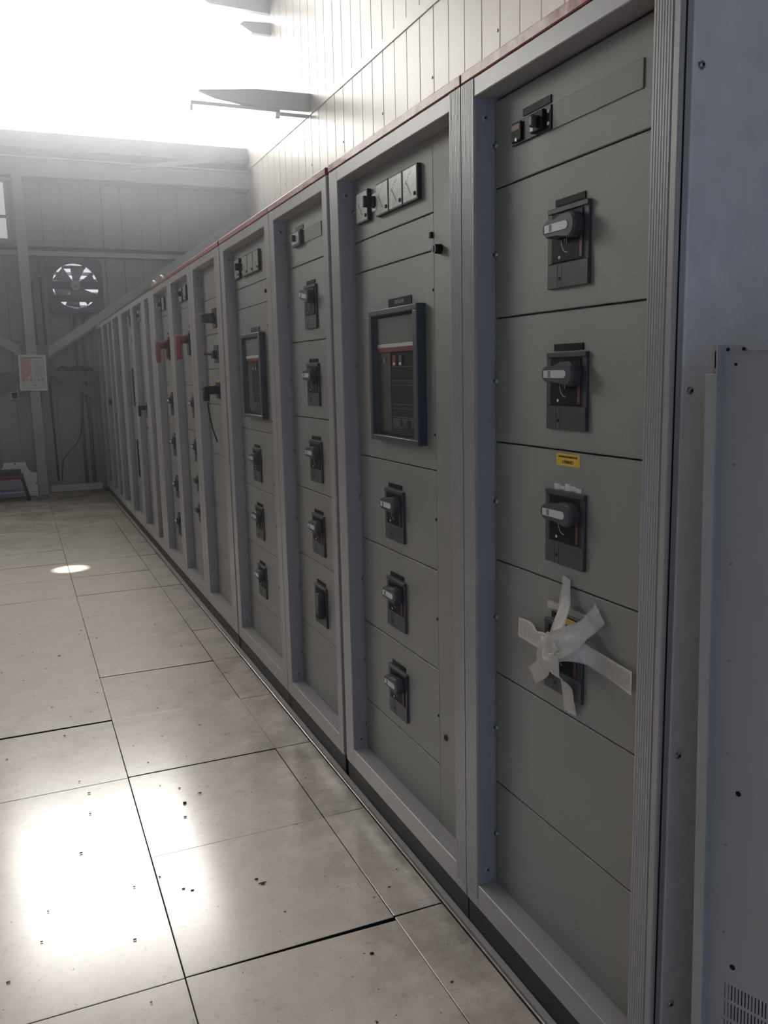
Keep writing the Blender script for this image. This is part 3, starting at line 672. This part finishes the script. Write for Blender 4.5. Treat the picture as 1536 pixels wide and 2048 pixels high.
MB().box(-.003, 0, -.105, .105, -.026, .026, 'panel_smooth', .0008).obj('blank_cover', Cc, L(P, 3.212, 2.047))

# D -- instruments, air breaker and three breakers again
JD = [2.150, 1.947, 1.846, 1.241, .945, .642, .335, .126]
D, L = cabinet('fourth cabinet with meters and the farther of the two glazed breakers', 3.627, 4.570, 3.700, 4.490, JD, filler=3.888)
meter_set(D, L, 1.7115); air_breaker(D, L, 4.134, 1.510); nameplate(D, L, 4.123, 1.7315, .165, .024, m='dark')
for z in (1.241, .945, .642): breaker(D, L, 4.188, z)
for z in (1.74, 1.30, 1.0, .80, .50): link('latch_slot', me_key, D, L(P - .0005, 3.895, z))
MB().box(-.008, 0, -.006, .006, -.008, .008, 'black', .001).obj('latch', D, L(P, 3.898, 1.893))

# E -- knob, lever and locked switch with a cord
JE = [2.155, 1.957, 1.754, 1.554, 1.347, 1.046, .738, .430, .140]
E_, L = cabinet('fifth cabinet with a round black knob and a hanging cord', 4.594, 5.420, 4.716, 5.326, JE)
def ribs(b, z0, z1, m='mid'):
    b.box(-.006, 0, -.055, .055, z0, z1, m, .001)
    for k in range(3): b.box(-.008, -.006, -.050, .050, z1 - .006 - k * .009, z1 - .002 - k * .009, 'black')
b = MB(); ribs(b, -.055, .055); o = b.obj('rotary_switch', E_, L(P, 5.008, 1.842))
MB().cyl((-.006, 0, 0), (-.085, 0, 0), .030, 'dark', .026, seg=20).cyl((-.085, 0, 0), (-.087, 0, 0), .016, 'mid', seg=16).obj('knob', o)
b = MB(); ribs(b, -.050, .052); o = b.obj('toggle_switch', E_, L(P, 5.008, 1.638))
MB().box(-.030, -.006, -.03, .03, -.024, .022, 'dark', .004).box(-.080, -.028, -.01, .012, -.006, .006, 'reddark', .003).obj('lever', o)
b = MB(); ribs(b, -.048, .045); o = b.obj('locked_switch', E_, L(P, 5.010, 1.432))
MB().box(-.090, -.006, -.035, .035, -.022, .026, 'black', .01, 3).box(-.092, -.060, -.030, .020, -.062, -.010, 'black', .008, 2).obj('lock_body', o)
MB().box(-.002, 0, -.042, .042, .048, .060, 'yellow').obj('yellow_tag', o)
MB().tube([(-.070, 0, -.060), (-.068, -.004, -.10), (-.062, -.010, -.16), (-.050, -.018, -.23), (-.030, -.026, -.30)], .0045, 'gum').box(-.078, -.062, -.008, .008, -.068, -.050, 'inlay', .002).obj('hanging_cord', o)

# F, G -- red isolator handles with four breakers under each
def isolator(t, L, y, z):
    b = MB(); b.box(-.008, 0, -.045, .045, -.11, .06, 'reddark', .002).box(-.003, 0, -.02, .02, .075, .09, 'black').box(-.02, -.006, -.04, .04, -.10, .04, 'dark', .004)
    o = b.obj('isolator_switch', t, L(P, y, z))
    h = MB(); h.cyl((-.01, 0, 0), (-.075, 0, 0), .028, 'reddark', .024, seg=16).box(-.100, -.066, -.020, .020, -.130, .030, 'redp', .008, 3).obj('red_handle', o)
def small_set(t, L, y):
    meter(t, L, y + .10, 2.060); selector(t, L, y + .03, 2.060); meter(t, L, y - .05, 2.060)
JF = [2.150, 1.965, 1.453, 1.150, .940, .742, .440, .140]
Fc, L = cabinet('sixth cabinet with the nearer red isolator handle', 5.421, 6.205, 5.510, 6.122, JF, cap=True)
small_set(Fc, L, 5.90); isolator(Fc, L, 5.79, 1.755)
for z in (1.478, 1.190): breaker(Fc, L, 5.775, z, s=.86)
for z in (.965, .765): breaker(Fc, L, 5.772, z, s=.72, inlay=False)
JG = [2.150, 1.968, 1.453, 1.145, .840, .540, .140]
G, L = cabinet('seventh cabinet with the farther red isolator handle', 6.206, 7.015, 6.285, 6.923, JG)
small_set(G, L, 6.80); isolator(G, L, 6.665, 1.75)
for z in (1.474, 1.165, .84, .55): breaker(G, L, 6.648, z, s=.95)
# H -- narrow cable section
H, L = cabinet('narrow cable cabinet next to the farther red handle', 7.016, 7.530, 7.205, 7.455, [2.15, 1.2, .14], cap=False, depth=1.11, plain=True)
# I, J
I, L = cabinet('ninth cabinet with a black lever and a dark slot low down', 7.531, 8.300, 7.660, 8.225, [2.15, 1.865, 1.456, 1.072, .60, .14], cap=False)
small_set(I, L, 8.06)
o = MB().box(-.01, 0, -.04, .04, -.09, .05, 'dark', .002).obj('isolator_switch', I, L(P, 8.03, 1.24)); MB().box(-.075, -.01, -.016, .016, -.02, .02, 'black', .003).box(-.085, -.06, -.016, .016, -.075, .02, 'black', .004).obj('lever', o)
MB().box(-.004, 0, -.035, .035, -.135, .135, 'black', .001).obj('dark_window', I, L(P, 8.02, .77)); MB().box(-.003, 0, -.035, .035, -.008, .008, 'black').obj('slot', I, L(P, 8.12, 1.05))
J, L = cabinet('tenth cabinet with two tall dark slots one above the other', 8.301, 9.268, 8.392, 9.130, [2.15, 2.016, 1.958, 1.759, 1.145, .47, .14], cap=False)
for z, h in ((1.415, .19), (.705, .19)):
    o = MB().box(-.006, 0, -.045, .045, -h, h, 'dark', .002).obj('dark_window', J, L(P, 8.93, z)); MB().box(-.008, -.006, -.035, .035, -h + .012, h - .012, 'black', .001).obj('window_glass', o)
MB().box(-.012, 0, -.05, .05, -.045, .045, 'mid', .002).box(-.013, -.011, -.04, .04, -.035, .035, 'meter').obj('panel_meter', J, L(P, 8.88, 2.065)); MB().box(-.008, 0, -.02, .02, -.03, .03, 'black', .002).obj('latch', J, L(P, 8.80, 1.886))
# far plain sections
K, L = cabinet('eleventh cabinet with a deep plain recess', 9.269, 10.04, 9.410, 9.960, [2.15, 1.6, .9, .14], cap=False, depth=1.12, plain=True)
N_, L = cabinet('narrow cabinet third from the far end of the row', 10.041, 10.530, 10.120, 10.455, [2.15, 1.2, .14], cap=False, depth=1.12, plain=True)
Lc, L = cabinet('second cabinet from the far end with one dark handle', 10.531, 11.198, 10.600, 11.100, [2.15, 1.65, 1.1, .5, .14], cap=False)
MB().box(-.03, 0, -.05, .03, -.04, .035, 'dark', .003).box(-.06, -.03, -.02, .02, -.03, .03, 'black', .003).obj('isolator_switch', Lc, L(P, 10.98, 1.225))
Ml, L = cabinet('farthest cabinet beside the end wall', 11.199, 12.06, 11.297, 11.990, [2.15, 1.65, 1.1, .5, .14], cap=False)
for y, lab in ((6.62, 'nearer small loop of pale cable on top of the red covers'), (7.0, 'farther small loop of pale cable on top of the red covers')):
    tag(MB().tube([(1.06, y - .12, 2.212), (1.055, y - .06, 2.24), (1.055, y, 2.25), (1.055, y + .06, 2.235), (1.06, y + .12, 2.212)], .008, 'wall').obj('cable_loop'), lab, 'cable')

# ---------------------------------------------------------------- masking tape crossed over the lowest breaker of the first cabinet
TP = {'up': [(1.552,1.062,1.520,1.061,.002),(1.552,1.031,1.518,1.032,.004),(1.546,1.003,1.503,1.007,.015),(1.529,.980,1.484,.985,.035),(1.519,.943,1.469,.972,.056)],
'back': [(1.611,.972,1.611,.994,.001),(1.565,.979,1.563,.996,.002),(1.512,.980,1.512,.996,.004),(1.465,.979,1.465,.995,.002)],
'ur': [(1.430,1.027,1.396,.993,.002),(1.454,1.003,1.418,.972,.004),(1.445,.991,1.416,.958,.030),(1.460,.979,1.416,.944,.050),(1.495,.961,1.452,.913,.0615),(1.526,.943,1.500,.895,.0625)],
'l': [(1.729,.921,1.733,.872,.002),(1.667,.926,1.675,.873,.008),(1.611,.924,1.597,.885,.030),(1.545,.942,1.544,.896,.056),(1.500,.945,1.490,.900,.0600)],
'lr': [(1.308,.918,1.308,.867,.002),(1.354,.921,1.374,.878,.002),(1.411,.929,1.425,.885,.006),(1.434,.947,1.439,.899,.030),(1.473,.948,1.460,.900,.052),(1.510,.941,1.495,.888,.0610),(1.540,.935,1.535,.885,.0612)],
'll': [(1.684,.809,1.652,.777,.002),(1.624,.846,1.571,.826,.020),(1.589,.880,1.540,.864,.040),(1.535,.935,1.490,.906,.0620),(1.51,.955,1.470,.925,.0630)],
'b': [(1.536,.752,1.489,.755,.001),(1.540,.785,1.496,.787,.003),(1.532,.832,1.493,.823,.015),(1.536,.845,1.502,.846,.035),(1.525,.869,1.482,.884,.056),(1.511,.905,1.465,.920,.0640)]}
tp = thing('masking_tape', 'torn strips of whitish masking tape crossed over the lowest breaker of the nearest cabinet', 'tape', (P - .005, 1.50, .92))
for k, (nm, rows) in enumerate(TP.items()):
    b = MB(); g = []; NS = 7
    # smooth the rows along the strip
    def cat(i, t, c):
        p = [rows[max(0, min(len(rows) - 1, i + d))][c] for d in (-1, 0, 1, 2)]
        return .5 * (2 * p[1] + (p[2] - p[0]) * t + (2 * p[0] - 5 * p[1] + 4 * p[2] - p[3]) * t * t + (3 * p[1] - p[0] - 3 * p[2] + p[3]) * t ** 3)
    for i in range(len(rows) - 1):
        for q in range(5 if i < len(rows) - 2 else 6):
            t = q / 5; v = [cat(i, t, c) for c in range(5)]; prot = max(.0008, v[4]) + .0004 * k
            line = []
            for s_ in range(NS):
                u = s_ / (NS - 1); tear = (random.uniform(-.003, .003) if (i == 0 and q == 0) else 0)
                wr_ = .0022 * math.sin(9 * u + 3 * (i + t) + k) * min(1, prot / .02)
                line.append(b.bm.verts.new((-prot + wr_, v[0] * (1 - u) + v[2] * u - 1.50, v[1] * (1 - u) + v[3] * u - .92 + tear)))
            g.append(line)
    fs = [b.bm.faces.new((a[j], a[j + 1], c[j + 1], c[j])) for a, c in zip(g, g[1:]) for j in range(NS - 1)]
    b._fin(fs, 'tape', True)
    bmesh.ops.solidify(b.bm, geom=b.bm.faces[:], thickness=.0002)
    b.obj('tape_strip', tp)
MB().box(-.0012, 0, -.022, .022, -.007, .007, 'yellow').obj('yellow_label', A, (P - .006 - F, 1.522 - 1.175, .962))

# ---------------------------------------------------------------- loose perforated cover standing in front of the row's near end
dx, dy = .337, -.941; ang = math.atan2(-dx, -dy * -1)
lp = thing('perforated_cover', 'grey sheet cover with slots low down leaning at the right edge of the photo', 'panel', (.9955, 1.050, 0))
# local axes: u along the sheet (towards the camera), n its normal towards the aisle
U = Vector((dx, dy, 0)).normalized(); Nn = Vector((dy, -dx, 0)).normalized()
HT = 1.549; WD = .62; TILT = .026
def lpm(b):
    m = Matrix((U, Nn, Vector((0, 0, 1)))).transposed().to_4x4()
    for v in b.bm.verts:
        v.co = m @ v.co + U * TILT * (1 - v.co.z / HT)
    return b
face = MB(); fs = []
holes = []
us = [.0]; 
# face with real slots: build as strips
u_slots = [.050 + k * .0058 for k in range(60)]
slot_w = .0022; rowsz = []; z = .470
while z > .08: rowsz.append((z - .029, z)); z -= .0345
b = MB(); T = .0015; off = -.018
b.box(.018, WD, off - T, off, .475, HT, 'galv_soft'); b.box(.018, .0495, off - T, off, .02, .475, 'galv_soft'); b.box(.402, WD, off - T, off, .02, .475, 'galv_soft')
zz = [.475] + [v for r in rowsz for v in (r[1], r[0])] + [.02]
for i in range(0, len(zz), 2): b.box(.0495, .402, off - T, off, zz[i + 1], zz[i], 'galv_soft')
for (z0, z1) in rowsz:
    for k in range(61):
        a = .0495 if k == 0 else .050 + (k - 1) * .0058 + slot_w; c = .050 + k * .0058 if k < 60 else .402
        b.box(a, c, off - T, off, z0, z1, 'galv_soft')
o = lpm(b).obj('sheet', lp); 
lpm(MB().box(.045, .41, off - .03, off - .028, .02, .48, 'hole')).obj('slot_shade_sheet', lp)  # black sheet added behind the slots so they read as shaded depth
b = MB(); b.box(.0165, .0185, off - T, .0, .02, HT, 'galv_soft', .0006); b.box(.0, .018, -.0015, .0, .02, HT - .045, 'galv_soft', .0005)
lpm(b).obj('side_flange', lp)
b = MB(); b.box(.002, .018, -.0165, -.015, HT - .045, HT, 'galv_soft', .0005); lpm(b).obj('corner_tab', lp)
b = MB(); b.box(.0075, .0110, -.0150, -.0146, HT - .036, HT - .010, 'hole', .0008); lpm(b).obj('tab_slot', lp)
b = MB(); b.prism([(.052, HT), (.070, HT - .011), (WD, HT - .011), (WD, HT)], lambda u, v, a: Vector((u, a, v)), -.002, -.0005, 'galv_soft'); b.box(.052, WD, off, -.001, HT - .0015, HT, 'galv_soft')
lpm(b).obj('top_flange', lp)
for (u, z, r) in ((.027, 1.541, .0028), (.052, 1.541, .0028), (.040, 1.518, .0024), (.041, 1.362, .0020), (.041, 1.203, .0022), (.043, 1.043, .0018), (.044, .884, .0020), (.045, .722, .0020), (.046, .562, .0018), (.047, .400, .0020), (.064, .820, .0045), (.126, .806, .0050), (.063, .505, .0048), (.130, .490, .0055), (.19, .80, .005), (.20, .48, .005)):
    b = MB(); b.cyl((u, off + .0004, z), (u, off + .0010, z), r, 'hole' if r > .0022 else 'zinc', seg=12); lpm(b).obj('rivet' if r < .004 else 'round_hole', lp)
lpm(MB().box(.0165, WD, off - .02, off, .0, .022, 'galv_soft')).obj('bottom_flange', lp)

# small crumbs of dirt on the floor
db = MB()
for (x, y, s_) in debris:
    for k in range(4):
        db.box(x + random.uniform(-s_, s_) * .6 - s_ * .18, x + random.uniform(-s_, s_) * .3 + s_ * .18, y - s_ * .12 + random.uniform(-s_, s_) * .3, y + s_ * .12 + random.uniform(0, s_) * .2, .002, .0045, 'plinth')
for _ in range(70):
    x = random.uniform(-.3, 1.0); y = random.uniform(1.3, 6); s_ = random.uniform(.002, .005); db.box(x - s_, x + s_, y - s_ * .5, y + s_ * .5, .0018, .0035, 'plinth')
o = tag(db.obj('floor_dirt'), 'scattered crumbs of dark dirt on the pale floor tiles', 'dirt'); o['kind'] = 'stuff'

# ---------------------------------------------------------------- haze volumes added to spread the glare of the glazing
def haze(dens, g):
    m = bpy.data.materials.new('glare_haze'); m.use_nodes = True; nt = m.node_tree; nt.nodes.remove(nt.nodes['Principled BSDF'])
    v = nt.nodes.new('ShaderNodeVolumeScatter'); v.inputs['Density'].default_value = dens; v.inputs['Anisotropy'].default_value = g
    v.inputs['Color'].default_value = (.90, .93, 1, 1)
    nt.links.new(v.outputs[0], nt.nodes['Material Output'].inputs['Volume']); return m
for nm, dens, prof in (('thin haze added for glare between the cabinets and the girts', .016, [(XL + .01, .95), (.93, .95), (.93, 2.29), (XR - .04, 2.29), (XR - .04, 2.78), (XL + .01, 2.78)]),
                       ('denser haze added for glare under the roof before the bright glazing', .043, [(XL + .01, 2.785), (XR - .04, 2.785), (XR - .04, ZC - .02), (XL + .01, ZC - .02)])):
    M['haze'] = haze(dens, .76)
    b = MB(); b.prism(prof, lambda u, v, a: Vector((u, a, v)), 1.2, YE - .4, 'haze')
    o = b.obj('glare_haze'); o['kind'] = 'stuff'; tag(o, nm, 'haze')
